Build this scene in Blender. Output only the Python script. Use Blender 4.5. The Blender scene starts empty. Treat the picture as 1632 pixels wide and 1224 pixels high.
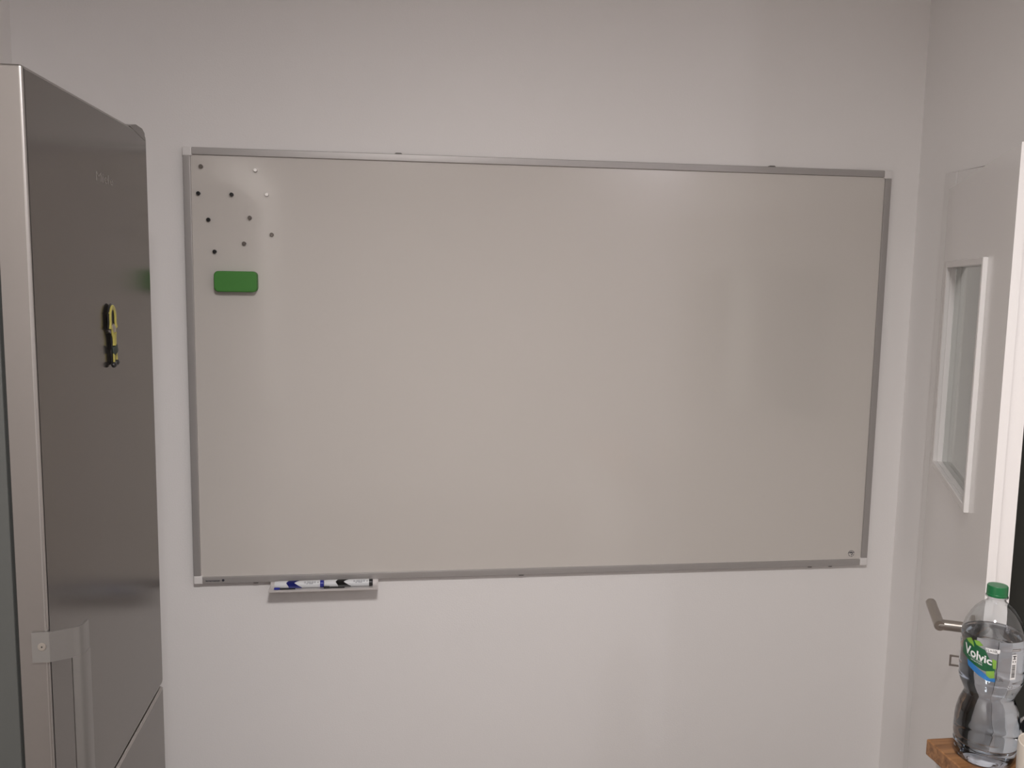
import bpy, bmesh, math, random
from mathutils import Vector, Matrix

# ------------------------------------------------------------------ camera
scene = bpy.context.scene
COL = scene.collection
CAM_Z = 1.75
yaw, pitch, roll = 0.1356, -0.1191, 0.0164
cy, sy, cp, sp, cr, sr = math.cos(yaw), math.sin(yaw), math.cos(pitch), math.sin(pitch), math.cos(roll), math.sin(roll)
fw = Vector((sy * cp, cy * cp, sp))
r0 = Vector((cy, -sy, 0))
u0 = r0.cross(fw)
rt = cr * r0 + sr * u0
up = -sr * r0 + cr * u0
cam_d = bpy.data.cameras.new('camera')
cam = bpy.data.objects.new('camera', cam_d)
COL.objects.link(cam)
cam_d.sensor_fit = 'HORIZONTAL'
cam_d.sensor_width = 36.0
cam_d.lens = 1433.49 / 1632 * 36.0
cam_d.clip_start = 0.05
cam_d.clip_end = 50
cam.matrix_world = Matrix(((rt.x, up.x, -fw.x, 0), (rt.y, up.y, -fw.y, 0), (rt.z, up.z, -fw.z, CAM_Z), (0, 0, 0, 1)))
scene.camera = cam

# ------------------------------------------------------------------ world, lamps, exposure
world = bpy.data.worlds.new('room_dark')
scene.world = world
world.use_nodes = True
world.node_tree.nodes['Background'].inputs[0].default_value = (1.0, 0.95, 0.92, 1)
world.node_tree.nodes['Background'].inputs[1].default_value = 0.02


def area_lamp(name, loc, size, power, color, rot=(0, 0, 0), shape='DISK', size_y=None):
    d = bpy.data.lights.new(name, 'AREA')
    d.shape = shape
    d.size = size
    if size_y:
        d.size_y = size_y
    d.energy = power
    d.color = color
    o = bpy.data.objects.new(name, d)
    o.location = loc
    o.rotation_euler = rot
    COL.objects.link(o)
    return o


area_lamp('ceiling_lamp_light', (0.07, 0.05, 2.62), 0.34, 40.5, (1.0, 0.955, 0.935))
d2 = bpy.data.lights.new('spot_lamp_light', 'POINT')
d2.energy = 12
d2.shadow_soft_size = 0.022
d2.color = (0.97, 0.93, 1.0)
o2 = bpy.data.objects.new('spot_lamp_light', d2)
o2.location = (1.99, -1.95, 2.86)
COL.objects.link(o2)

scene.view_settings.view_transform = 'Standard'
scene.view_settings.look = 'None'
scene.view_settings.gamma = 1
scene.view_settings.use_curve_mapping = False
scene.view_settings.exposure = 0.18
scene.cycles.max_bounces = 16
scene.cycles.diffuse_bounces = 5
scene.cycles.glossy_bounces = 6
scene.cycles.transmission_bounces = 14
scene.cycles.transparent_max_bounces = 8


# ------------------------------------------------------------------ materials
def mat(name, color, rough=0.5, metal=0.0, spec=0.5, bump=0.0, bump_scale=200, vary=0.0, vary_scale=4.0,
        aniso=None, coat=0.0, ior=1.5, trans=0.0):
    m = bpy.data.materials.new(name)
    m.use_nodes = True
    nt = m.node_tree
    b = nt.nodes['Principled BSDF']
    b.inputs['Base Color'].default_value = (*color, 1)
    b.inputs['Roughness'].default_value = rough
    b.inputs['Metallic'].default_value = metal
    b.inputs['Specular IOR Level'].default_value = spec
    b.inputs['IOR'].default_value = ior
    b.inputs['Coat Weight'].default_value = coat
    b.inputs['Coat Roughness'].default_value = 0.08
    b.inputs['Transmission Weight'].default_value = trans
    tc = nt.nodes.new('ShaderNodeTexCoord')
    if bump:
        n = nt.nodes.new('ShaderNodeTexNoise')
        n.inputs['Scale'].default_value = bump_scale
        n.inputs['Detail'].default_value = 3
        mp = nt.nodes.new('ShaderNodeMapping')
        if aniso:
            mp.inputs['Scale'].default_value = aniso
        nt.links.new(tc.outputs['Object'], mp.inputs[0])
        nt.links.new(mp.outputs[0], n.inputs['Vector'])
        bp = nt.nodes.new('ShaderNodeBump')
        bp.inputs['Strength'].default_value = bump
        bp.inputs['Distance'].default_value = 0.002
        nt.links.new(n.outputs['Fac'], bp.inputs['Height'])
        nt.links.new(bp.outputs['Normal'], b.inputs['Normal'])
    if vary:
        n = nt.nodes.new('ShaderNodeTexNoise')
        n.inputs['Scale'].default_value = vary_scale
        n.inputs['Detail'].default_value = 3
        nt.links.new(tc.outputs['Object'], n.inputs['Vector'])
        mx = nt.nodes.new('ShaderNodeMix')
        mx.data_type = 'RGBA'
        mx.inputs['A'].default_value = (*[c * (1 - vary) for c in color], 1)
        mx.inputs['B'].default_value = (*[min(1, c * (1 + vary)) for c in color], 1)
        nt.links.new(n.outputs['Fac'], mx.inputs['Factor'])
        nt.links.new(mx.outputs['Result'], b.inputs['Base Color'])
    return m


WALL = mat('white_wall_paint', (0.87, 0.85, 0.84), 0.6, spec=0.3, bump=0.12, bump_scale=260, vary=0.015, vary_scale=3)
CEIL = mat('ceiling_paint', (0.72, 0.70, 0.68), 0.8, bump=0.1, bump_scale=200)
FLOOR = mat('brown_floor', (0.16, 0.13, 0.11), 0.45, vary=0.08, vary_scale=6)
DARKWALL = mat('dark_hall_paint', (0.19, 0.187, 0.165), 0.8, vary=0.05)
DOORW = mat('white_door_lacquer', (0.84, 0.82, 0.81), 0.22, spec=1.0, vary=0.01)
FRAMEW = mat('white_frame_lacquer', (0.78, 0.76, 0.75), 0.3, spec=0.8)
ALU = mat('anodised_aluminium', (0.42, 0.40, 0.39), 0.38, metal=0.3, bump=0.05, bump_scale=300, aniso=(1, 20, 20))
ALUL = mat('light_aluminium', (0.72, 0.69, 0.68), 0.35, metal=0.35)
BOARD = mat('enamel_board_surface', (0.665, 0.63, 0.593), 0.13, spec=0.75, vary=0.012, vary_scale=2.5)
CAPW = mat('white_corner_plastic', (0.80, 0.78, 0.77), 0.45)
CLIPD = mat('dark_clip_metal', (0.12, 0.11, 0.10), 0.45, metal=0.3)
STEEL = mat('fridge_steel', (0.150, 0.135, 0.122), 0.17, metal=0.85, bump=0.02, bump_scale=500, vary=0.02)
STEELP = mat('fridge_edge_highlight', (0.42, 0.40, 0.385), 0.33, metal=0.9)  # lighter steel for the door bevels: edge highlight put into the colour
STEELE = mat('fridge_edge_lacquer', (0.27, 0.25, 0.238), 0.38, metal=0.85, vary=0.02)
BODY = mat('fridge_body_grey', (0.075, 0.078, 0.074), 0.5, vary=0.03)
GASKET = mat('dark_rubber', (0.03, 0.032, 0.03), 0.6)
HANDLE = mat('handle_satin_metal', (0.25, 0.24, 0.23), 0.36, metal=0.6)
CHROME = mat('polished_metal', (0.75, 0.73, 0.71), 0.15, metal=1.0)
LOGO = mat('logo_grey', (0.30, 0.28, 0.265), 0.35, metal=0.6)
GREEN = mat('green_eraser_plastic', (0.055, 0.24, 0.035), 0.5, vary=0.04, vary_scale=30)
GREENF = mat('green_felt', (0.06, 0.20, 0.04), 0.9)
SEAM = mat('dark_seam', (0.02, 0.03, 0.015), 0.8)
DARKM = mat('magnet_dark_reflection', (0.012, 0.012, 0.012), 0.35)  # mirror-like steel with its dark reflection put into the colour
SILVM = mat('bright_reflection_and_pan_rim', (0.88, 0.86, 0.84), 0.25, metal=0.6)
DIMM = mat('magnet_dim_reflection', (0.17, 0.15, 0.135), 0.35, metal=0.6)  # same steel with a dimmer reflection put into the colour
MARKW = mat('marker_white_plastic', (0.72, 0.74, 0.76), 0.35)
BLUE = mat('blue_plastic', (0.02, 0.028, 0.30), 0.35)
BLACKP = mat('black_plastic', (0.015, 0.015, 0.016), 0.35)
PRINT = mat('grey_print', (0.32, 0.33, 0.36), 0.6)
INK = mat('dark_ink', (0.03, 0.035, 0.05), 0.6)
YELL = mat('yellow_enamel', (0.38, 0.335, 0.08), 0.4, vary=0.12, vary_scale=60)
BANDG = mat('dark_green_rubber', (0.03, 0.04, 0.035), 0.6)
SATIN = mat('satin_door_handle_steel', (0.42, 0.385, 0.35), 0.30, metal=0.9)
MUG = mat('white_ceramic', (0.72, 0.66, 0.58), 0.3)
POTB = mat('black_pot_enamel', (0.012, 0.012, 0.014), 0.3)
CABW = mat('white_cabinet', (0.75, 0.74, 0.73), 0.4)
CABB = mat('cream_bounce_cabinet', (0.88, 0.86, 0.83), 0.5)  # kept pale so the added cabinet run bounces fill light
CAPG = mat('green_bottle_cap', (0.012, 0.15, 0.05), 0.35)
LABG = mat('label_dark_green', (0.012, 0.10, 0.04), 0.4)
LABL = mat('label_light_green', (0.20, 0.38, 0.06), 0.4, vary=0.35, vary_scale=90)
LABB = mat('label_blue', (0.03, 0.17, 0.44), 0.4, vary=0.4, vary_scale=110)
LABW = mat('label_white', (0.75, 0.76, 0.76), 0.45)
LABK = mat('label_black', (0.02, 0.02, 0.02), 0.5)


def wood_mat():
    m = bpy.data.materials.new('oiled_wood')
    m.use_nodes = True
    nt = m.node_tree
    b = nt.nodes['Principled BSDF']
    b.inputs['Roughness'].default_value = 0.42
    tc = nt.nodes.new('ShaderNodeTexCoord')
    mp = nt.nodes.new('ShaderNodeMapping')
    mp.inputs['Scale'].default_value = (3, 45, 45)
    n = nt.nodes.new('ShaderNodeTexNoise')
    n.inputs['Scale'].default_value = 2.2
    n.inputs['Detail'].default_value = 6
    n.inputs['Distortion'].default_value = 0.6
    r = nt.nodes.new('ShaderNodeValToRGB')
    r.color_ramp.elements[0].position = 0.32
    r.color_ramp.elements[0].color = (0.17, 0.075, 0.03, 1)
    r.color_ramp.elements[1].position = 0.7
    r.color_ramp.elements[1].color = (0.40, 0.20, 0.085, 1)
    nt.links.new(tc.outputs['Object'], mp.inputs[0])
    nt.links.new(mp.outputs[0], n.inputs['Vector'])
    nt.links.new(n.outputs['Fac'], r.inputs[0])
    nt.links.new(r.outputs[0], b.inputs['Base Color'])
    bp = nt.nodes.new('ShaderNodeBump')
    bp.inputs['Strength'].default_value = 0.15
    bp.inputs['Distance'].default_value = 0.001
    nt.links.new(n.outputs['Fac'], bp.inputs['Height'])
    nt.links.new(bp.outputs[0], b.inputs['Normal'])
    return m


WOOD = wood_mat()


def glass_mat(name, color, ior, rough=0.0):
    m = bpy.data.materials.new(name)
    m.use_nodes = True
    nt = m.node_tree
    nt.nodes.remove(nt.nodes['Principled BSDF'])
    g = nt.nodes.new('ShaderNodeBsdfGlass')
    g.inputs['Color'].default_value = (*color, 1)
    g.inputs['IOR'].default_value = ior
    g.inputs['Roughness'].default_value = rough
    nt.links.new(g.outputs[0], nt.nodes['Material Output'].inputs[0])
    return m


PANE = glass_mat('window_pane_glass', (0.93, 0.95, 0.94), 1.5)
PET = glass_mat('clear_plastic', (0.975, 0.985, 0.99), 1.5)
WATER = glass_mat('water', (0.93, 0.955, 0.99), 1.33)


# ------------------------------------------------------------------ helpers
def link(name, bm, m, parent=None, smooth=False):
    bmesh.ops.recalc_face_normals(bm, faces=bm.faces)
    me = bpy.data.meshes.new(name)
    bm.to_mesh(me)
    bm.free()
    me.materials.append(m)
    o = bpy.data.objects.new(name, me)
    COL.objects.link(o)
    if parent:
        o.parent = parent
        # parents are empties / objects with pure translation or identity: keep world placement
        o.matrix_parent_inverse = parent_world(parent).inverted()
    if smooth:
        for p in me.polygons:
            p.use_smooth = True
        if smooth == 'auto':
            me.set_sharp_from_angle(angle=math.radians(38))
            wn = o.modifiers.new('weighted_normals', 'WEIGHTED_NORMAL')
            wn.keep_sharp = True
    return o


def parent_world(p):
    m = Matrix.LocRotScale(p.location, p.rotation_euler, p.scale)
    if p.parent:
        return parent_world(p.parent) @ p.matrix_parent_inverse @ m
    return m


def thing(name, label, cat, loc, group=None, rotz=0):
    o = bpy.data.objects.new(name, None)
    o.empty_display_size = 0.05
    o.location = loc
    o.rotation_euler = (0, 0, rotz)
    COL.objects.link(o)
    o['label'] = label
    o['category'] = cat
    if group:
        o['group'] = group
    return o


def structure(o):
    o['kind'] = 'structure'
    return o


def box(bm, a, b, bevel=0.0, seg=2, mtx=None):
    """box between opposite corners a and b"""
    res = bmesh.ops.create_cube(bm, size=1.0)
    vs = res['verts']
    for v in vs:
        v.co = Vector(((a[i] + b[i]) / 2 + v.co[i] * abs(b[i] - a[i]) for i in range(3)))
    if bevel:
        es = list({e for v in vs for e in v.link_edges})
        r = bmesh.ops.bevel(bm, geom=es, offset=bevel, segments=seg, profile=0.5, affect='EDGES')
        vs = list({v for f in r['faces'] for v in f.verts} | {v for v in vs if v.is_valid})
        vs = [v for v in vs if v.is_valid]
    if mtx is not None:
        for v in vs:
            v.co = mtx @ v.co
    return vs


def boxobj(name, a, b, m, parent=None, bevel=0.0, seg=2, mtx=None):
    bm = bmesh.new()
    box(bm, a, b, bevel, seg, mtx)
    return link(name, bm, m, parent, 'auto' if bevel else False)


def frame_of(axis):
    axis = axis.normalized()
    t = Vector((0, 0, 1)) if abs(axis.z) < 0.9 else Vector((1, 0, 0))
    a = axis.cross(t).normalized()
    return a, axis.cross(a).normalized()


def tube(bm, pts, radii, seg=20, caps=True):
    rings = []
    n = len(pts)
    pts = [Vector(p) for p in pts]
    a = None
    for i, p in enumerate(pts):
        d = (pts[min(i + 1, n - 1)] - pts[max(i - 1, 0)]).normalized()
        if a is None:
            a, b = frame_of(d)
        else:
            a = (a - d * a.dot(d)).normalized()
            b = d.cross(a)
        r = radii[i] if isinstance(radii, (list, tuple)) else radii
        rings.append([bm.verts.new(p + (a * math.cos(2 * math.pi * k / seg) + b * math.sin(2 * math.pi * k / seg)) * r)
                      for k in range(seg)])
    for i in range(n - 1):
        for k in range(seg):
            k2 = (k + 1) % seg
            bm.faces.new((rings[i][k], rings[i][k2], rings[i + 1][k2], rings[i + 1][k]))
    if caps:
        bm.faces.new(rings[0])
        bm.faces.new(rings[-1])
    return rings


def lathe(bm, prof, center, seg=64, rfun=None, close_ends=True):
    """profile [(r, z)] around z through center"""
    rings = []
    for r, z in prof:
        ring = []
        for k in range(seg):
            t = 2 * math.pi * k / seg
            rr = rfun(r, z, t) if rfun else r
            ring.append(bm.verts.new((center[0] + rr * math.cos(t), center[1] + rr * math.sin(t), center[2] + z)))
        rings.append(ring)
    for i in range(len(rings) - 1):
        for k in range(seg):
            k2 = (k + 1) % seg
            bm.faces.new((rings[i][k], rings[i][k2], rings[i + 1][k2], rings[i + 1][k]))
    if close_ends:
        bm.faces.new(rings[0])
        bm.faces.new(rings[-1])
    return rings


def prism(bm, outline, origin, ax, ay, an, depth, bevel=0.0):
    """extrude 2-D outline (in ax, ay at origin) along an by depth"""
    origin, ax, ay, an = Vector(origin), Vector(ax), Vector(ay), Vector(an)
    v0 = [bm.verts.new(origin + ax * p[0] + ay * p[1]) for p in outline]
    v1 = [bm.verts.new(origin + ax * p[0] + ay * p[1] + an * depth) for p in outline]
    n = len(outline)
    f0 = bm.faces.new(v0)
    f1 = bm.faces.new(v1)
    for i in range(n):
        j = (i + 1) % n
        bm.faces.new((v0[i], v0[j], v1[j], v1[i]))
    if bevel:
        bmesh.ops.recalc_face_normals(bm, faces=bm.faces)
        es = list(f1.edges)
        bmesh.ops.bevel(bm, geom=es, offset=bevel, segments=3, profile=0.5, affect='EDGES')


def rounded_rect(x0, z0, x1, z1, r, seg=6):
    """r: single radius or (bl, br, tr, tl)"""
    if not isinstance(r, (tuple, list)):
        r = (r,) * 4
    cs = [(x0 + r[0], z0 + r[0], 180, r[0]), (x1 - r[1], z0 + r[1], 270, r[1]), (x1 - r[2], z1 - r[2], 0, r[2]), (x0 + r[3], z1 - r[3], 90, r[3])]
    out = []
    for cx, cz, a0, rr in cs:
        for k in range(seg + 1):
            a = math.radians(a0 + 90 * k / seg)
            out.append((cx + rr * math.cos(a), cz + rr * math.sin(a)))
    return out


def text_mesh_coords(txt, size, shear=0.0, offset=0.0):
    cu = bpy.data.curves.new('lettering', 'FONT')
    cu.body = txt
    cu.size = size
    cu.shear = shear
    cu.offset = offset
    cu.resolution_u = 3
    o = bpy.data.objects.new('lettering', cu)
    COL.objects.link(o)
    dg = bpy.context.evaluated_depsgraph_get()
    dg.update()
    me = bpy.data.meshes.new_from_object(o.evaluated_get(dg))
    vs = [v.co.copy() for v in me.vertices]
    fs = [tuple(p.vertices) for p in me.polygons]
    bpy.data.objects.remove(o)
    bpy.data.curves.remove(cu)
    bpy.data.meshes.remove(me)
    return vs, fs


def text_obj(name, txt, size, origin, ax, ay, m, parent=None, shear=0.0, offset=0.0, center=False, depth=0.0003, fit=None, fit_h=None):
    vs, fs = text_mesh_coords(txt, size, shear, offset)
    mx = max(v.x for v in vs)
    mn = min(v.x for v in vs)
    my, ny = max(v.y for v in vs), min(v.y for v in vs)
    kx = fit / (mx - mn) if fit else 1
    ky = fit_h / (my - ny) if fit_h else 1
    origin, ax, ay = Vector(origin), Vector(ax), Vector(ay)
    bm = bmesh.new()
    bv = [bm.verts.new(origin + ax * ((v.x - mn) * kx - (0.5 * (mx - mn) * kx if center else 0)) + ay * (v.y * ky)) for v in vs]
    for f in fs:
        try:
            bm.faces.new([bv[i] for i in f])
        except ValueError:
            pass
    nrm = ax.cross(ay).normalized()
    r = bmesh.ops.extrude_face_region(bm, geom=list(bm.faces))
    for g in r['geom']:
        if isinstance(g, bmesh.types.BMVert):
            g.co += nrm * depth
    return link(name, bm, m, parent)


# ------------------------------------------------------------------ room shell
YW = 2.285      # face of the wall that carries the board
XR = 1.40       # face of the right wall
XL = -1.20
YB = -2.30
ZC = 2.98
structure(boxobj('floor', (XL - 0.1, YB - 0.1, -0.1), (XR + 1.6, YW + 0.1, 0), FLOOR))
structure(boxobj('ceiling', (XL - 0.1, YB - 0.1, ZC), (XR + 1.6, YW + 0.1, ZC + 0.1), CEIL))
structure(boxobj('wall_back', (XL - 0.1, YW, 0), (XR + 1.6, YW + 0.1, ZC), WALL))
structure(boxobj('wall_left', (XL - 0.1, YB, 0), (XL, YW, ZC), WALL))
structure(boxobj('wall_left_pillar', (XL, 1.90, 0), (-0.865, YW, ZC), WALL))
structure(boxobj('wall_front', (XL - 0.1, YB - 0.1, 0), (XR + 1.6, YB, ZC), WALL))
# right wall with doorway: opening y 1.27 .. 2.085, z 0 .. 1.985
OY0, OY1, OZ = 1.27, 2.085, 1.985
bm = bmesh.new()
box(bm, (XR, OY1, 0), (XR + 0.12, YW, ZC))
box(bm, (XR, 0.40, 0), (XR + 0.12, OY0, ZC))
box(bm, (XR, OY0, OZ), (XR + 0.12, OY1, ZC))
structure(link('wall_right', bm, WALL))
# unlit hall behind the doorway
structure(boxobj('wall_right_rear', (XR + 1.2, YB, 0), (XR + 1.3, 0.40, ZC), WALL))
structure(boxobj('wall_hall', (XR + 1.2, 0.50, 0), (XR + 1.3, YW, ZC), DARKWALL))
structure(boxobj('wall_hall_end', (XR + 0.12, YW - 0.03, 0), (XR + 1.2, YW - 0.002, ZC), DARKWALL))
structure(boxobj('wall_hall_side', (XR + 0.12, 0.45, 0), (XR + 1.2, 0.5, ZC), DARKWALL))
structure(boxobj('wall_partition', (XR + 0.12, 0.40, 0), (XR + 1.2, 0.449, ZC), WALL))
# baseboards
structure(boxobj('baseboard_back', (-0.865, YW - 0.014, 0), (XR, YW, 0.07), FRAMEW, bevel=0.003))
structure(boxobj('baseboard_right', (XR - 0.014, 0.40, 0), (XR, OY0 - 0.05, 0.07), FRAMEW, bevel=0.003))
# door frame: casing with jamb lining
bm = bmesh.new()
CX = 1.376
box(bm, (CX, OY1, 0), (XR, OY1 + 0.05, 2.024), 0.004)
box(bm, (CX, OY0 - 0.05, 0), (XR, OY0, 2.024), 0.004)
box(bm, (CX, OY0 + 0.0005, OZ), (XR, OY1 - 0.0005, 2.024), 0.004)
box(bm, (XR, OY1 - 0.012, 0), (XR + 0.12, OY1, OZ))
box(bm, (XR, OY0, 0), (XR + 0.12, OY0 + 0.012, OZ))
box(bm, (XR, OY0, OZ - 0.012), (XR + 0.12, OY1, OZ))
structure(link('trim_1', bm, FRAMEW, smooth='auto'))

bm = bmesh.new()  # dark wedge laid on the wall as the shadow line above the casing
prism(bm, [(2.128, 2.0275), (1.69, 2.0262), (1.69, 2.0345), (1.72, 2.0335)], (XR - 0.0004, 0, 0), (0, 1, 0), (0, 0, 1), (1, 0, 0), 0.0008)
structure(link('trim_shadow_line', bm, mat('painted_shadow_line', (0.20, 0.18, 0.17), 0.9)))

# ------------------------------------------------------------------ door leaf (opened into the room)
TH = 0.4506
LO = Vector((1.3199, 1.9976, 0))
DS = Vector((-math.sin(TH), -math.cos(TH), 0))        # along the leaf towards its free edge
DN = Vector((-math.cos(TH), math.sin(TH), 0))         # out of the visible face
LM = Matrix(((DS.x, DN.x, 0, LO.x), (DS.y, DN.y, 0, LO.y), (0, 0, 1, 0), (0, 0, 0, 1)))  # (s, off, z) -> world
LZ = 1.9815
WS0, WS1, WZ0, WZ1 = 0.012, 0.462, 1.322, 1.787       # glazed cut-out
bm = bmesh.new()
S0, S1 = -0.122, 0.687
# face skin with rebate lip
for (a, b) in (((S0, -0.0145, 0.008), (WS0, 0, LZ)), ((WS1, -0.0145, 0.008), (S1, 0, LZ)),
               ((WS0, -0.0145, 0.008), (WS1, 0, WZ0)), ((WS0, -0.0145, WZ1), (WS1, 0, LZ))):
    box(bm, a, b, mtx=LM)
for (a, b) in (((S0 + 0.013, -0.040, 0.008), (WS0, -0.0150, LZ - 0.013)), ((WS1, -0.040, 0.008), (S1 - 0.012, -0.0150, LZ - 0.013)),
               ((WS0, -0.040, 0.008), (WS1, -0.0150, WZ0)), ((WS0, -0.040, WZ1), (WS1, -0.0150, LZ - 0.013))):
    box(bm, a, b, mtx=LM)
bmesh.ops.remove_doubles(bm, verts=bm.verts, dist=0.0001)
door = structure(link('door_1', bm, DOORW))
# glazing bead frame standing proud of the face
bw, bo = 0.014, 0.0095
bm = bmesh.new()
for (a, b) in (((WS0 - bw, 0, WZ0 - bw), (WS0, bo, WZ1 + bw)), ((WS1, 0, WZ0 - bw), (WS1 + bw, bo, WZ1 + bw)),
               ((WS0, 0, WZ0 - bw), (WS1, bo, WZ0)), ((WS0, 0, WZ1), (WS1, bo, WZ1 + bw))):
    box(bm, a, b, 0.001, 1, mtx=LM)
wfr = link('window_frame', bm, FRAMEW, door, 'auto')
pane = boxobj('glass_pane', (WS0, -0.016, WZ0), (WS1, -0.011, WZ1), PANE, door, mtx=LM)
boxobj('door_seal', (S1 - 0.0122, -0.0162, 0.01), (S1 - 0.0104, -0.0148, LZ - 0.014), GASKET, door, mtx=LM)
# lever handle
HS, HZ = 0.596, 1.121
def LP(s, off, z):
    return LM @ Vector((s, off, z))
bm = bmesh.new()
tube(bm, [LP(HS, 0, HZ), LP(HS, 0.007, HZ), LP(HS, 0.0085, HZ)], [0.0255, 0.0255, 0.0235], 32)
rose = link('handle_rosette', bm, SATIN, door, 'auto')
bm = bmesh.new()
tube(bm, [LP(HS, 0.008, HZ), LP(HS, 0.055, HZ), LP(HS - 0.001, 0.0575, HZ)], [0.0098, 0.0098, 0.0094], 24)
tube(bm, [LP(HS + 0.009, 0.055, HZ), LP(HS + 0.0075, 0.055, HZ), LP(HS - 0.117, 0.055, HZ), LP(HS - 0.121, 0.055, HZ), LP(HS - 0.123, 0.055, HZ)],
     [0.0088, 0.0098, 0.0098, 0.0085, 0.005], 24)
lever = link('door_handle', bm, SATIN, door, 'auto')
# keyhole plate and key with a square bow
KZ = 1.055
bm = bmesh.new()
tube(bm, [LP(HS, 0, KZ), LP(HS, 0.006, KZ), LP(HS, 0.0075, KZ)], [0.0255, 0.0255, 0.0235], 32)
link('keyhole_rosette', bm, SATIN, door, 'auto')
bm = bmesh.new()
tube(bm, [LP(HS, 0.006, KZ), LP(HS, 0.016, KZ)], 0.003, 12)
for a, b in (((HS - 0.0012, 0.0145, KZ - 0.0105), (HS + 0.0012, 0.0170, KZ + 0.0105)), ((HS - 0.0012, 0.0300, KZ - 0.0105), (HS + 0.0012, 0.0335, KZ + 0.0105)),
             ((HS - 0.0012, 0.0170, KZ + 0.0075), (HS + 0.0012, 0.0300, KZ + 0.0105)), ((HS - 0.0012, 0.0170, KZ - 0.0105), (HS + 0.0012, 0.0300, KZ - 0.0075))):
    box(bm, a, b, mtx=LM)
link('door_key', bm, SATIN, door, 'auto')
# ------------------------------------------------------------------ whiteboard
BX0, BX1, BZ0, BZ1 = -0.488, 1.312, 0.9696, 2.0426
YF, YP = 2.2657, 2.2712
RW = 0.0175
wb = thing('whiteboard', 'large blank white magnetic whiteboard in a grey aluminium frame on the back wall', 'whiteboard', (0.412, YW, BZ0))
boxobj('board_surface', (BX0 + RW, YP, BZ0 + RW), (BX1 - RW, YW - 0.001, BZ1 - RW), BOARD, wb)
CS = 0.0205
def rail(a, b):
    return boxobj('frame_rail', a, b, ALU, wb, 0.002, 2)
rail((BX0 + CS, YF, BZ1 - RW), (BX1 - CS, YW, BZ1))
rail((BX0 + CS, YF, BZ0), (BX1 - CS, YW, BZ0 + RW))
rail((BX0, YF, BZ0 + CS), (BX0 + RW, YW, BZ1 - CS))
rail((BX1 - RW, YF, BZ0 + CS), (BX1, YW, BZ1 - CS))
for (x0, z0) in ((BX0, BZ0), (BX1 - CS, BZ0), (BX0, BZ1 - CS), (BX1 - CS, BZ1 - CS)):
    boxobj('corner_cap', (x0 - 0.0005, YF - 0.001, z0 - 0.0005), (x0 + CS + 0.0005, YW, z0 + CS + 0.0005), CAPW, wb, 0.003, 3)
for x in (0.020, 0.981):
    bm = bmesh.new()
    prism(bm, [(-0.011, 0), (0.011, 0), (0.006, 0.0035), (-0.006, 0.0035)], (x, YF + 0.004, BZ1 - 0.0005), (1, 0, 0), (0, 0, 1), (0, 1, 0), 0.012)
    o = link('mounting_clip', bm, CLIPD, wb)
for x, w in ((0.3425, 0.009), (1.206, 0.0065), (1.146, 0.008), (-0.337, 0.008)):
    bm = bmesh.new()
    prism(bm, [(-w, 0), (w, 0), (w * 0.6, -0.003), (-w * 0.6, -0.003)], (x, YF + 0.003, BZ0 + 0.0005), (1, 0, 0), (0, 0, 1), (0, 1, 0), 0.012)
    o = link('mounting_clip', bm, CLIPD, wb)
text_obj('printed_logo', 'legamaster', 0.01, (-0.4590, YF - 0.0002, BZ0 + 0.0065), (1, 0, 0), (0, 0, 1), INK, wb, fit=0.036, fit_h=0.0055, offset=0.0002)
bm = bmesh.new()
bmesh.ops.create_cone(bm, cap_ends=True, segments=20, radius1=0.0032, radius2=0.0032, depth=0.0006,
                      matrix=Matrix.Translation((-0.4165, YF - 0.0002, BZ0 + 0.0088)) @ Matrix.Rotation(math.pi / 2, 4, 'X'))
link('logo_dot', bm, INK, wb)
# round emblem printed in the lower right corner of the surface
bm = bmesh.new()
ec = Vector((1.2665, YP - 0.0003, 1.0025))
def arc_band(bm, c, r0, r1, a0, a1, sx=1, sz=1, n=16, depth=0.0004):
    pts = [(r1 * math.cos(math.radians(a0 + (a1 - a0) * i / n)) * sx, r1 * math.sin(math.radians(a0 + (a1 - a0) * i / n)) * sz) for i in range(n + 1)]
    pts += [(r0 * math.cos(math.radians(a1 + (a0 - a1) * i / n)) * sx, r0 * math.sin(math.radians(a1 + (a0 - a1) * i / n)) * sz) for i in range(n + 1)]
    prism(bm, pts, c, (1, 0, 0), (0, 0, 1), (0, 1, 0), depth)
arc_band(bm, ec, 0.0082, 0.0092, 15, 165, 1, 1)
arc_band(bm, ec + Vector((0, 0, -0.003)), 0.0080, 0.0096, 35, 160, 1.1, 0.85)
arc_band(bm, ec, 0.0022, 0.0042, -100, 170)
arc_band(bm, ec, 0.0072, 0.0086, 195, 250)
arc_band(bm, ec, 0.0072, 0.0086, 262, 300)
arc_band(bm, ec, 0.0072, 0.0086, 312, 345)
link('round_emblem', bm, INK, wb)

# ------------------------------------------------------------------ pen tray and markers
TX0, TX1 = -0.3005, -0.0305
tray = thing('pen_tray', 'narrow white metal pen tray clipped under the left part of the whiteboard', 'tray', ((TX0 + TX1) / 2, YF, 0.960))
bm = bmesh.new()
prism(bm, [(YF - 0.0002, 0.9705), (YF - 0.0015, 0.9705), (YF - 0.0015, 0.9612), (2.2185, 0.9612), (2.2185, 0.9645), (2.2168, 0.9645), (2.2168, 0.9597), (YF - 0.0002, 0.9597)],
      (TX0, 0, 0), (0, 1, 0), (0, 0, 1), (1, 0, 0), TX1 - TX0)
link('tray_channel', bm, ALUL, tray)
for x in (TX0, TX1 - 0.0015):
    boxobj('tray_end', (x, 2.217, 0.9597), (x + 0.0015, YF - 0.0002, 0.9650), CAPW, tray)


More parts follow.
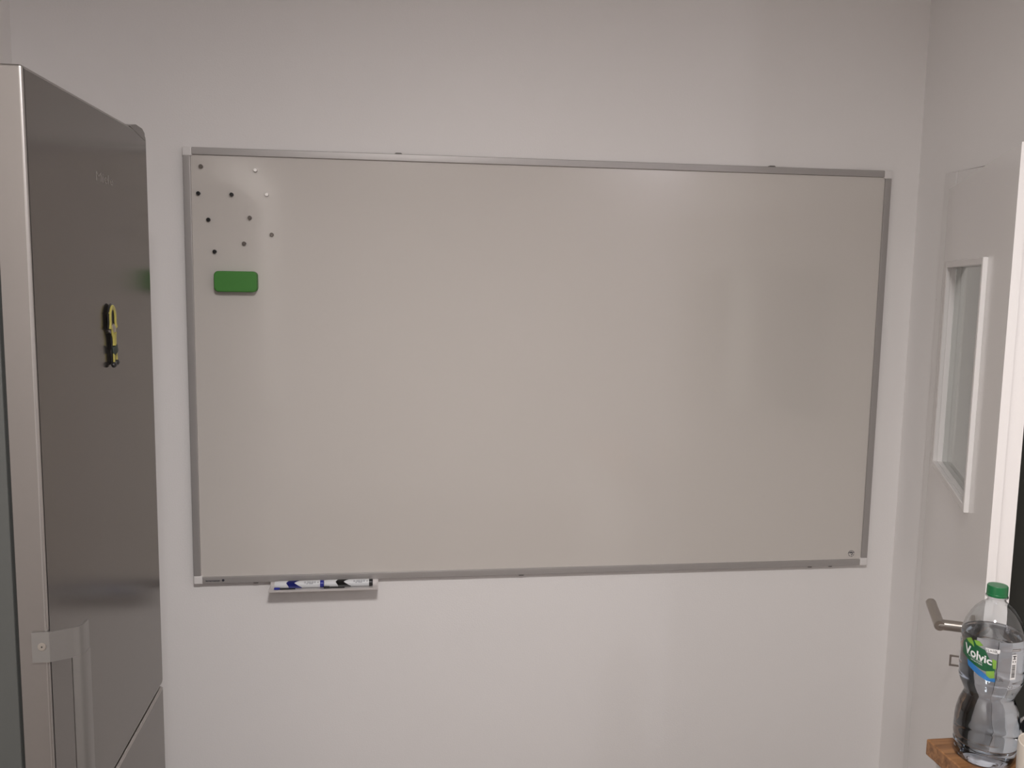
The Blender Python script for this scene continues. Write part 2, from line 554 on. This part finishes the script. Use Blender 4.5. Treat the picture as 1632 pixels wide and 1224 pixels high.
def marker(label, x0, x1, cm):
    cyy, cz, r = 2.2415, 0.9612 + 0.0094, 0.0092
    L = x1 - x0
    t = thing('whiteboard_marker', label, 'marker', ((x0 + x1) / 2, cyy, 0.9612), 'whiteboard markers in the pen tray')
    def seg(name, a, b, rr, m, parent=t):
        bm = bmesh.new()
        n = len(rr)
        tube(bm, [(x0 + L * (a + (b - a) * i / (n - 1)), cyy, cz) for i in range(n)], rr, 28)
        return link(name, bm, m, parent, 'auto')
    seg('cap', 0.0, 0.30, [r * 0.90, r * 0.97, r, r, r, r], MARKW)
    b_ = seg('barrel', 0.3005, 0.925, [r * 0.985, r * 0.985], MARKW)
    seg('end_plug', 0.9255, 1.0, [r * 0.98, r * 0.98, r * 0.98, r * 0.90], cm)
    # coloured band with a pointed white label end: conformed sleeve
    bm = bmesh.new()
    n = 36
    rr = r * 1.012
    a0 = -100
    rows = []
    for i in range(n + 1):
        ang = math.radians(-60 + 240 * i / n)      # around the axis, visible front/top side
        c, s_ = math.cos(ang), math.sin(ang)
        # angle measured from -y (front) to +z (top)
        mid = abs((i / n) - 0.42) * 2
        xl = x0 + L * (0.285 - 0.05 * max(0, 1 - mid * 2.2))
        xr_ = x0 + L * (0.40 + 0.15 * min(1, mid * 1.6))
        p = Vector((0, cyy - c * rr, cz + s_ * rr))
        rows.append((bm.verts.new((xl, p.y, p.z)), bm.verts.new((xr_, p.y, p.z))))
    for i in range(n):
        bm.faces.new((rows[i][0], rows[i][1], rows[i + 1][1], rows[i + 1][0]))
    bmesh.ops.solidify(bm, geom=list(bm.faces), thickness=0.0003)
    link('colour_band', bm, cm, t, True)
    boxobj('cap_clip', (x0 - 0.001, cyy - r - 0.003, cz - r + 0.0005), (x0 + L * 0.11, cyy - r + 0.003, cz - r + 0.005), cm, t, 0.0008)
    boxobj('cap_clip_arm', (x0 + L * 0.11, cyy - r - 0.0015, cz - r + 0.0005), (x0 + L * 0.42, cyy - r + 0.003, cz - r + 0.002), BLACKP, t)
    # print lines on the barrel
    bm = bmesh.new()
    random.seed(3)
    for k, za in enumerate((38, 55, 24)):
        a = math.radians(za)
        ps = [0.60, 0.66, 0.70, 0.75, 0.80] if k != 2 else [0.64, 0.70, 0.74]
        for q in ps:
            w = L * 0.04
            z_ = cz + math.sin(a) * r * 1.0
            y_ = cyy - math.cos(a) * r * 1.0
            box(bm, (x0 + L * q, y_ - 0.0003, z_ - 0.0007), (x0 + L * q + w, y_ + 0.0003, z_ + 0.0007))
    box(bm, (x0 + L * 0.875, cyy - math.cos(0.66) * r - 0.0003, cz + math.sin(0.66) * r - 0.002), (x0 + L * 0.895, cyy - math.cos(0.66) * r + 0.0003, cz + math.sin(0.66) * r + 0.002))
    link('barrel_print', bm, PRINT, b_)
    return t


marker('white whiteboard marker with blue band and end plug, left one in the pen tray', -0.2868, -0.1660, BLUE)
marker('white whiteboard marker with black band and end plug, right one in the pen tray', -0.1650, -0.0440, BLACKP)

# ------------------------------------------------------------------ eraser
er = thing('board_eraser', 'green rectangular board eraser with rounded corners stuck on the upper left of the whiteboard', 'eraser', (-0.368, YP, 1.703))
def slab(name, x0, z0, x1, z1, r, y0, y1, m, parent, bevel=0.0):
    bm = bmesh.new()
    prism(bm, rounded_rect(x0, z0, x1, z1, r), (0, y1, 0), (1, 0, 0), (0, 0, 1), (0, -1, 0), y1 - y0, bevel)
    return link(name, bm, m, parent, 'auto')
slab('felt_pad', -0.4195, 1.7015, -0.3190, 1.7515, 0.011, 2.2605, YP, GREENF, er)
slab('dark_seam', -0.4185, 1.7025, -0.3200, 1.7505, 0.010, 2.2590, 2.2606, SEAM, er)
slab('plastic_cover', -0.4195, 1.7015, -0.3190, 1.7515, 0.011, 2.2465, 2.2591, GREEN, er, 0.003)

# ------------------------------------------------------------------ ten small cylinder magnets
mags = [
    (-0.4465, 1.9979, 'D', 'small dimly reflecting steel cylinder magnet nearest the top left corner of the whiteboard'),
    (-0.3204, 1.9931, 'S', 'small brightly reflecting steel cylinder magnet near the top edge of the whiteboard, highest on the right'),
    (-0.4538, 1.9347, 'K', 'small dark-reflecting steel cylinder magnet nearest the left frame rail of the whiteboard'),
    (-0.3770, 1.9339, 'K', 'small dark-reflecting steel cylinder magnet in the middle of the second row of magnets'),
    (-0.2950, 1.9362, 'S', 'brightest reflecting steel cylinder magnet, at the right end of the second row'),
    (-0.4321, 1.8732, 'K', 'small dark-reflecting steel cylinder magnet in the third row, below the leftmost one'),
    (-0.3356, 1.8800, 'D', 'small dimly reflecting steel cylinder magnet in the third row, right of the dark-reflecting one'),
    (-0.2846, 1.8408, 'D', 'small dimly reflecting steel cylinder magnet farthest to the right of the ten magnets'),
    (-0.3500, 1.8184, 'D', 'small dimly reflecting steel cylinder magnet above the middle of the green eraser'),
    (-0.4193, 1.7975, 'K', 'lowest small dark-reflecting steel cylinder magnet, just above the left end of the green eraser'),
]
MM = {'D': DIMM, 'S': SILVM, 'K': DARKM}  # one kind of steel; differing reflections are put into these colours
for x, z, k, lab in mags:
    bm = bmesh.new()
    r = 0.0046
    tube(bm, [(x, YP, z), (x, YP - 0.0080, z), (x, YP - 0.0088, z)], [r, r, r * 0.84], 20)
    o = link('cylinder_magnet', bm, MM[k], None, 'auto')
    o['label'] = lab
    o['category'] = 'magnet'
    o['group'] = 'small cylinder magnets on the whiteboard'

# small dark screw left in the right wall
bm = bmesh.new()
tube(bm, [(XR, 2.1625, 1.7075), (XR - 0.003, 2.1625, 1.7075), (XR - 0.004, 2.1625, 1.7075)], [0.0022, 0.0022, 0.0015], 12)
o = link('wall_screw', bm, CLIPD, None, 'auto')
o['label'] = 'tiny dark screw head in the white wall between the whiteboard and the door'
o['category'] = 'screw'

# ------------------------------------------------------------------ fridge
FX = -0.503
FY0, FY1 = 1.3628, 2.004
FT = 2.030
FK = 0.905                        # final size factor of the fridge and what hangs on it
Z_FLOOR = CAM_Z - CAM_Z / FK
fr = thing('fridge_freezer', 'tall brushed silver fridge freezer standing at the left wall beside the whiteboard', 'fridge', (-0.82, 1.69, Z_FLOOR))
boxobj('fridge_body', (-1.13, FY0 + 0.003, -0.10), (-0.5505, FY1 - 0.003, FT - 0.003), BODY, fr, 0.004)
boxobj('plinth', (-1.10, FY0 + 0.02, Z_FLOOR), (-0.57, FY1 - 0.02, -0.10), GASKET, fr)
def fdoor(name, z0, z1, radii):
    bm = bmesh.new()
    prism(bm, rounded_rect(FY0, z0, FY1, z1, radii), (-0.5445, 0, 0), (0, 1, 0), (0, 0, 1), (1, 0, 0), FX + 0.5445, 0.0052)
    o = link(name, bm, STEEL, fr, 'auto')
    o.data.materials.append(STEELE)
    o.data.materials.append(STEELP)          # narrow sides are lacquered; bevels are lighter, a painted edge highlight
    for p in o.data.polygons:
        if abs(p.normal.x) < 0.05:
            p.material_index = 1
        elif p.normal.x < 0.97:
            p.material_index = 2
    return o
upper = fdoor('upper_door', 0.8365, FT, (0.003, 0.011, 0.013, 0.004))
lower = fdoor('lower_door', -0.06, 0.8285, (0.003, 0.003, 0.006, 0.003))
for z0, z1 in ((0.845, FT - 0.01), (-0.05, 0.82)):
    boxobj('door_gasket', (-0.551, FY0 + 0.009, z0), (-0.5440, FY1 - 0.009, z1), GASKET, fr)
bm = bmesh.new()
prism(bm, [(1.880, FT - 0.001), (1.992, FT - 0.014), (1.990, FT + 0.001), (1.972, FT + 0.0075), (1.925, FT + 0.0085), (1.886, FT + 0.0005)], (-0.60, 0, 0), (0, 1, 0), (0, 0, 1), (1, 0, 0), 0.0974)
link('hinge_cover', bm, STEEL, fr, 'auto')
text_obj('fridge_logo', 'Miele', 0.03, (FX + 0.0001, 1.665, 1.9030), (0, 1, 0), (0, 0, 1), LOGO, fr, fit=0.095, fit_h=0.016)
# handle: angled strip bracket from the narrow door side round to a vertical bar
def ribbon(bm, path, th, z0, z1):
    """vertical strip following an (x, y) path with thickness th"""
    path = [Vector((p[0], p[1], 0)) for p in path]
    L, R = [], []
    for i, p in enumerate(path):
        d = (path[min(i + 1, len(path) - 1)] - path[max(i - 1, 0)]).normalized()
        n = Vector((-d.y, d.x, 0))
        L.append(p + n * th / 2)
        R.append(p - n * th / 2)
    out = [(q.x, q.y) for q in L] + [(q.x, q.y) for q in reversed(R)]
    prism(bm, out, (0, 0, z0), (1, 0, 0), (0, 1, 0), (0, 0, 1), z1 - z0)
path = [(-0.5262, 1.3608), (-0.5160, 1.3606), (-0.5015, 1.3604), (-0.4975, 1.3640), (-0.4850, 1.3695), (-0.4740, 1.3745), (-0.4670, 1.3800), (-0.4635, 1.3870), (-0.4628, 1.3970), (-0.4624, 1.4080)]
ZT_, ZB_ = 1.2148, 1.1686
bm = bmesh.new()
ribbon(bm, path, 0.0036, ZB_, ZT_)
bmesh.ops.bevel(bm, geom=[e for e in bm.edges if abs(e.verts[0].co.z - e.verts[1].co.z) < 1e-6 and len(e.link_faces) == 2 and e.calc_face_angle(0) > 1.2], offset=0.0007, segments=2, profile=0.5, affect='EDGES')
hnd = link('handle', bm, HANDLE, fr, 'auto')
bm = bmesh.new()
ribbon(bm, [(-0.4755, 1.3740), (-0.4690, 1.3785), (-0.4645, 1.3850), (-0.4628, 1.3960), (-0.4624, 1.4080)], 0.0055, 0.88, ZB_ + 0.001)
link('grip_bar', bm, HANDLE, hnd, 'auto')
bm = bmesh.new()
ribbon(bm, path, 0.0036, 0.855, 0.90)
link('lower_bracket', bm, HANDLE, hnd, 'auto')
sx, sz = -0.5117, 1.1930
bm = bmesh.new()
tube(bm, [(sx, 1.3592, sz), (sx, 1.3580, sz), (sx, 1.3575, sz)], [0.0062, 0.0062, 0.0048], 24)
scr = link('handle_screw', bm, SATIN, hnd, 'auto')
bm = bmesh.new()
tube(bm, [(sx, 1.3577, sz), (sx, 1.3573, sz)], 0.0013, 6)
link('screw_socket', bm, BLACKP, hnd, False)

# ------------------------------------------------------------------ yellow bottle opener magnet on the fridge door
op = thing('bottle_opener', 'yellow and black bottle opener magnet with ring head and two prongs on the fridge door', 'bottle opener', (FX, 1.730, 1.576))
OX = FX + 0.0068
def OPp(a, b, off=0.0):            # a: px-like mm to the right, b: mm above the bottom
    return Vector((OX + off, 1.7095 + 0.68 * a / 1000, 1.576 + b / 1000))
def strip(name, pts, r, m, parent=op, flat=0.42):
    bm = bmesh.new()
    tube(bm, [OPp(*p) for p in pts], r, 12)
    for v in bm.verts:
        v.co.x = OX + (v.co.x - OX) * flat
    return link(name, bm, m, parent, 'auto')
arch = []
for i in range(17):
    t = math.radians(200 - 220 * i / 16)
    arch.append((-2 + 22 * math.cos(t), 88 + 19 * math.sin(t)))
arch = [(-27, 68), (-24, 76)] + arch + [(21, 76), (24, 70)]
head = strip('ring_head', arch, [0.0055] + [0.0046] * (len(arch) - 2) + [0.006], YELL)
strip('ring_tooth', [(-24, 96), (-33, 97.5)], 0.0018, YELL, head)
strip('head_arm', [(-24, 76), (-14, 66), (-6, 58)], [0.004, 0.0042, 0.006], YELL)
strip('head_arm', [(20, 76), (13, 67), (8, 58)], [0.003, 0.004, 0.006], YELL)
strip('steel_insert', [(-3, 77), (0, 70), (1, 62)], [0.004, 0.008, 0.007], SATIN)
strip('neck', [(1, 60), (3, 52), (4, 44), (4, 38)], [0.0105, 0.0085, 0.0078, 0.009], YELL)
strip('grip_band', [(2, 39), (4, 36), (5, 30), (8, 27)], [0.010, 0.011, 0.0115, 0.012], BANDG)
strip('prong', [(-2, 28), (-3, 16), (-4, 6)], [0.0045, 0.0042, 0.004], YELL)
strip('prong', [(14, 28), (18, 16), (20, 9)], [0.0045, 0.0042, 0.004], YELL)
for a, b in ((-6, 3), (18, 6)):
    bm = bmesh.new()
    bmesh.ops.create_uvsphere(bm, u_segments=14, v_segments=10, radius=0.0055, matrix=Matrix.Translation(OPp(a, b)) @ Matrix.Diagonal((0.9, 1.3, 1.0, 1)))
    link('black_foot', bm, BLACKP, op, True)
bm = bmesh.new()
tube(bm, [(FX + 0.0002, 1.7155, 1.662), (FX + 0.0042, 1.7155, 1.662)], 0.013, 20)
link('magnet_back', bm, BLACKP, op, 'auto')
bm = bmesh.new()
for pts, rr in ((arch, 0.0072), ([(1, 60), (4, 44), (5, 30)], 0.0105), ([(-2, 30), (-4, 6)], 0.005), ([(14, 30), (20, 9)], 0.005)):
    rings = tube(bm, [OPp(*p) for p in pts], rr, 10)
for v in bm.verts:
    v.co.x = FX + 0.0040 + (v.co.x - OX) * 0.30
o = link('black_backing', bm, BLACKP, op, 'auto')
o['kind'] = 'stuff'
K = Matrix.Translation((0, 0, CAM_Z)) @ Matrix.Scale(FK, 4) @ Matrix.Translation((0, 0, -CAM_Z))
def rescale_children(o, rootinv):
    for ch in [c for c in COL.objects if c.parent == o]:
        ch.data.transform(K)
        if rootinv is not None:
            ch.matrix_parent_inverse = rootinv
        rescale_children(ch, None)
for root in (fr, op):
    root.location = K @ root.location
    rescale_children(root, Matrix.Translation(root.location).inverted())

# ------------------------------------------------------------------ wooden worktop, cabinet under it
CT = 0.985
wt = boxobj('wooden_worktop', (0.899, 0.42, CT - 0.028), (XR - 0.02, 1.3318, CT), WOOD, None, 0.0025, 3)
wt['label'] = 'oiled brown wooden worktop corner under the water bottle'
wt['category'] = 'worktop'
cab = thing('base_cabinet', 'white base cabinet under the brown wooden worktop', 'cabinet', (1.15, 0.85, 0))
boxobj('cabinet_body', (0.925, 0.43, 0.0), (XR - 0.02, 1.318, CT - 0.0285), CABW, cab, 0.002)
for i in range(2):
    y0 = 0.435 + i * 0.442
    dd = boxobj('cabinet_door', (0.907, y0, 0.10), (0.9245, y0 + 0.437, CT - 0.034), CABW, cab, 0.0015)

# ------------------------------------------------------------------ water bottle
BC = Vector((0.9575, 1.2655, CT + 0.0004))
prof = [(0.0, 0.010), (0.020, 0.004), (0.033, 0.0), (0.0385, 0.003), (0.0425, 0.011), (0.0440, 0.022), (0.0448, 0.030), (0.0440, 0.034), (0.0455, 0.040), (0.0458, 0.055), (0.0455, 0.072),
        (0.0440, 0.085), (0.0405, 0.100), (0.0365, 0.110), (0.0345, 0.116), (0.0355, 0.121), (0.0390, 0.130), (0.0425, 0.139), (0.0440, 0.146),
        (0.0436, 0.152), (0.0442, 0.158), (0.0442, 0.205), (0.0436, 0.209), (0.0444, 0.214), (0.0444, 0.222), (0.0425, 0.232), (0.0395, 0.242), (0.0345, 0.254), (0.0280, 0.265),
        (0.0200, 0.274), (0.0145, 0.279), (0.0133, 0.282), (0.0133, 0.286), (0.0165, 0.287), (0.0165, 0.289), (0.0125, 0.290), (0.0125, 0.302)]

RS, ZS = 1.055, 0.945
prof = [(r * (RS if z < 0.278 else 1.0), z * ZS) for r, z in prof]


def bottle_r(r, z, t):
    k = 0.0
    if 0.035 < z < 0.14:         # twisted facets around the waist and the lower bulge
        w = math.sin((z - 0.035) / 0.105 * math.pi)
        k += 0.016 * w * abs(math.sin(2.5 * t + z * 26))
    if 0.0 < z < 0.03:
        k += 0.035 * (1 - z / 0.03) * abs(math.sin(2.5 * t)) 
    if 0.15 < z < 0.21:
        k += 0.004 * math.sin(z * 420)
    return r * (1 - k)


def dense(prof, n=3):
    out = []
    for i in range(len(prof) - 1):
        for j in range(n):
            f = j / n
            out.append((prof[i][0] * (1 - f) + prof[i + 1][0] * f, prof[i][1] * (1 - f) + prof[i + 1][1] * f))
    out.append(prof[-1])
    return out


bot = thing('water_bottle', 'clear plastic bottle of water with green cap on the wooden worktop corner', 'bottle', BC)
th_ = 0.0006
outer = dense(prof[1:], 3)
inner = [(max(r - th_, 0.001), z + (th_ if i < 4 else 0)) for i, (r, z) in enumerate(outer)]
bm = bmesh.new()
ro = lathe(bm, outer, BC, 96, bottle_r, close_ends=False)
ri = lathe(bm, inner, BC, 96, bottle_r, close_ends=False)
n = 96
for k in range(n):
    k2 = (k + 1) % n
    bm.faces.new((ro[-1][k], ro[-1][k2], ri[-1][k2], ri[-1][k]))
for rings, zz in ((ro, 0.010), (ri, 0.0106)):
    c = bm.verts.new(BC + Vector((0, 0, zz)))
    for k in range(n):
        bm.faces.new((rings[0][k], rings[0][(k + 1) % n], c))
link('bottle_shell', bm, PET, bot, True)
wl = 0.213
wprof = [(r + 0.0002, z) for r, z in inner if z < wl]
last = wprof[-1]
wprof.append((wprof[-1][0] - 0.0003, wl))
bm = bmesh.new()
rw = lathe(bm, wprof, BC, 96, bottle_r, close_ends=False)
c = bm.verts.new(BC + Vector((0, 0, 0.0105)))
c2 = bm.verts.new(BC + Vector((0, 0, wl)))
for k in range(n):
    bm.faces.new((rw[0][k], rw[0][(k + 1) % n], c))
    bm.faces.new((rw[-1][k], rw[-1][(k + 1) % n], c2))
o = link('water_fill', bm, WATER, bot, True)
o.data.set_sharp_from_angle(angle=math.radians(50))
# cap with ribs
bm = bmesh.new()
lathe(bm, [(0.0152, 0.2725), (0.0155, 0.2765), (0.0150, 0.2772), (0.0155, 0.2780), (0.0153, 0.2885), (0.0144, 0.2900), (0.006, 0.2903)], BC, 96,
      lambda r, z, t: r * (1 - (0.02 * (0.5 + 0.5 * math.sin(t * 36)) if 0.2775 < z < 0.289 else 0)))
link('bottle_cap', bm, CAPG, bot, 'auto')


# label: conformed patches; u = degrees around the bottle from the direction that faces the camera, positive to the right
face = math.atan2(-BC.y, -BC.x)


def wrap(u_mm, v_mm, lift):
    R = 0.0471 + lift
    a = face + ((u_mm - 3.5) / 1000) * 1.04 / 0.0471
    return Vector((BC.x + R * math.cos(a), BC.y + R * math.sin(a), BC.z + v_mm * ZS / 1000 + 0.015))


def wrap_poly(name, pts, lift, m, parent, sub=1.5):
    """polygon in (u, v) mm, cut into a grid so that it follows the curve"""
    bm = bmesh.new()
    vs = [bm.verts.new((p[0], p[1], 0)) for p in pts]
    bm.faces.new(vs)
    u0, u1 = min(p[0] for p in pts), max(p[0] for p in pts)
    x = u0 + sub
    while x < u1:
        bmesh.ops.bisect_plane(bm, geom=list(bm.verts) + list(bm.edges) + list(bm.faces), plane_co=(x, 0, 0), plane_no=(1, 0, 0))
        x += sub
    for v in bm.verts:
        v.co = wrap(v.co.x, v.co.y, lift)
    r = bmesh.ops.extrude_face_region(bm, geom=list(bm.faces))
    for g in r['geom']:
        if isinstance(g, bmesh.types.BMVert):
            d = Vector((g.co.x - BC.x, g.co.y - BC.y, 0)).normalized()
            g.co += d * 0.0001
    return link(name, bm, m, parent)


def wrap_text(name, txt, u, v, width, height, slope, lift, m, parent, shear=0.0, offset=0.0, grow=0.0):
    vs, fs = text_mesh_coords(txt, 1.0, shear, offset)
    mn, mx = min(p.x for p in vs), max(p.x for p in vs)
    ny, my = min(p.y for p in vs), max(p.y for p in vs)
    bm = bmesh.new()
    bv = []
    for p in vs:
        fx = (p.x - mn) / (mx - mn)
        uu = u + fx * width
        hh = height * (1 + grow * fx)
        vv = v + (p.y - ny) / (my - ny) * hh + slope * fx * width
        bv.append(bm.verts.new(wrap(uu, vv, lift)))
    for f in fs:
        try:
            bm.faces.new([bv[i] for i in f])
        except ValueError:
            pass
    return link(name, bm, m, parent)


lab = wrap_poly('bottle_label', [(-44, 192), (-36, 202), (-30, 199), (-22, 203), (-16, 196), (-6, 192), (0, 180), (6, 172), (9, 168), (9, 158), (2, 156), (-8, 157), (-20, 162), (-32, 168), (-44, 174)], 0.0003, LABG, bot)
wrap_poly('leaf_print', [(-37, 201), (-28, 206), (-24, 200), (-22, 192), (-26, 195), (-33, 197)], 0.0006, LABL, lab)
wrap_poly('leaf_print', [(-23, 204), (-15, 205), (-9, 199), (-14, 196), (-19, 197)], 0.0006, LABL, lab)
wrap_poly('leaf_print', [(4, 180), (10, 178), (10, 163), (6, 164), (5, 172)], 0.0006, LABL, lab)
wrap_poly('leaf_print', [(-3, 157), (8, 160), (9, 148), (3, 146), (-2, 150)], 0.0006, LABL, lab)
wrap_poly('blue_print', [(-32, 167), (-22, 163), (-12, 157), (-4, 152), (4, 148), (10, 147), (10, 141), (0, 141), (-12, 146), (-20, 151), (-30, 157)], 0.0005, LABB, lab)
wrap_poly('offer_banner', [(-6, 197), (14, 197), (13, 191), (8, 189), (-4, 190)], 0.0007, LABW, lab)
wrap_text('banner_lettering', '1L=10L', -4, 191, 15, 4.5, 0.0, 0.0011, LABK, lab, offset=0.01)
wrap_text('brand_lettering', 'Volvic', -38, 177, 42, 17, -0.20, 0.0011, LABW, lab, offset=0.025, grow=-0.25)
wrap_text('small_lettering', 'NATURAL MINERAL', -30, 174, 22, 2.4, -0.25, 0.0011, LABW, lab)
wrap_text('small_lettering', 'WATER', -26, 169, 18, 2.4, -0.25, 0.0011, LABW, lab)
bar = wrap_poly('barcode_patch', [(31.5, 190), (39.5, 190), (39.5, 147), (30.5, 147)], 0.0004, LABW, bot)
bm = bmesh.new()
def wq(bm, u0, v0, u1, v1, lift=0.0008):
    bm.faces.new([bm.verts.new(wrap(*p, lift)) for p in ((u0, v0), (u1, v0), (u1, v1), (u0, v1))])
v = 151.0
random.seed(7)
while v < 173:
    h = random.choice((0.5, 0.8, 1.2))
    wq(bm, 32, v, 37.5, v + h)
    v += h + random.choice((0.5, 0.8))
wq(bm, 32.5, 177, 34, 179)
wq(bm, 36.5, 177, 38, 179)
wq(bm, 33, 182, 37.5, 183.2)
wq(bm, 34.5, 182, 36, 187)
wq(bm, 32.5, 186.5, 38, 188)
link('barcode_print', bm, LABK, bar)
wrap_text('volume_lettering', '1,5L', 12, 143, 9, 5, 0.0, 0.0006, LABK, bot)

# ------------------------------------------------------------------ white mug and black pot at the right edge
mg = Vector((0.9680, 1.139, CT + 0.0003))
mug = thing('white_cup', 'off-white ceramic cup partly cut off at the lower right, beside the bottle', 'cup', mg)
bm = bmesh.new()
lathe(bm, [(0.030, 0.0), (0.036, 0.002), (0.040, 0.012), (0.0418, 0.05), (0.042, 0.086), (0.0415, 0.0885), (0.0405, 0.089), (0.0392, 0.087), (0.0385, 0.05), (0.036, 0.010), (0.020, 0.006)], mg, 64)
link('cup_body', bm, MUG, mug, 'auto')
bm = bmesh.new()
tube(bm, [mg + Vector((0.0400 + 0.024 * math.sin(math.radians(a)), 0, 0.045 - 0.026 * math.cos(math.radians(a)))) for a in range(0, 181, 15)], 0.0045, 14)
link('cup_handle', bm, MUG, mug, True)
pt = Vector((1.124, 1.250, CT + 0.0003))
pot = thing('black_pan', 'low black pan with a shiny rim behind the white cup, mostly out of frame', 'pan', pt)
bm = bmesh.new()
lathe(bm, [(0.075, 0.0), (0.084, 0.002), (0.088, 0.008), (0.093, 0.024), (0.0955, 0.0262), (0.091, 0.0262), (0.086, 0.010), (0.040, 0.006)], pt, 72)
link('pan_body', bm, POTB, pot, 'auto')
bm = bmesh.new()
tube(bm, [pt + Vector((0.0945 * math.cos(math.radians(a)), 0.0945 * math.sin(math.radians(a)), 0.0272)) for a in range(0, 361, 6)], 0.0024, 10, caps=False)
link('pan_rim', bm, SILVM, pot, True)

# ------------------------------------------------------------------ unseen cabinet run added for reflections and bounce light; lamp body
tc_ = thing('added_cabinet_run', 'unseen cream cabinet run added beside the fridge for reflections and bounce light', 'cabinet', (-0.9, 0.35, 0))
boxobj('cabinet_body', (XL + 0.01, -0.60, 0.0), (-0.645, 1.21, 2.25), CABB, tc_, 0.002)  # body of the added unseen cabinet run
for i in range(3):
    y0 = -0.595 + i * 0.601
    boxobj('cabinet_door', (-0.6445, y0, 0.10), (-0.627, y0 + 0.596, 2.24), CABB, tc_, 0.002)  # door of the added unseen cabinet run
lamp = thing('pendant_lamp', 'flat round white pendant lamp hanging above the camera position', 'lamp', (0.07, 0.05, ZC))
PL = Vector((0.07, 0.05, 2.635))
bm = bmesh.new()
lathe(bm, [(0.02, 0.075), (0.19, 0.07), (0.20, 0.06), (0.20, -0.03), (0.193, -0.035), (0.187, -0.03), (0.185, 0.0)], PL, 48)
link('lamp_shade', bm, FRAMEW, lamp, 'auto')
bm = bmesh.new()
tube(bm, [PL + Vector((0, 0, 0.074)), Vector((PL.x, PL.y, ZC))], 0.004, 10)
link('lamp_cord', bm, FRAMEW, lamp, 'auto')
bm = bmesh.new()
tube(bm, [Vector((PL.x, PL.y, ZC - 0.025)), Vector((PL.x, PL.y, ZC - 0.0002))], 0.05, 24)
link('ceiling_rose', bm, FRAMEW, lamp, 'auto')
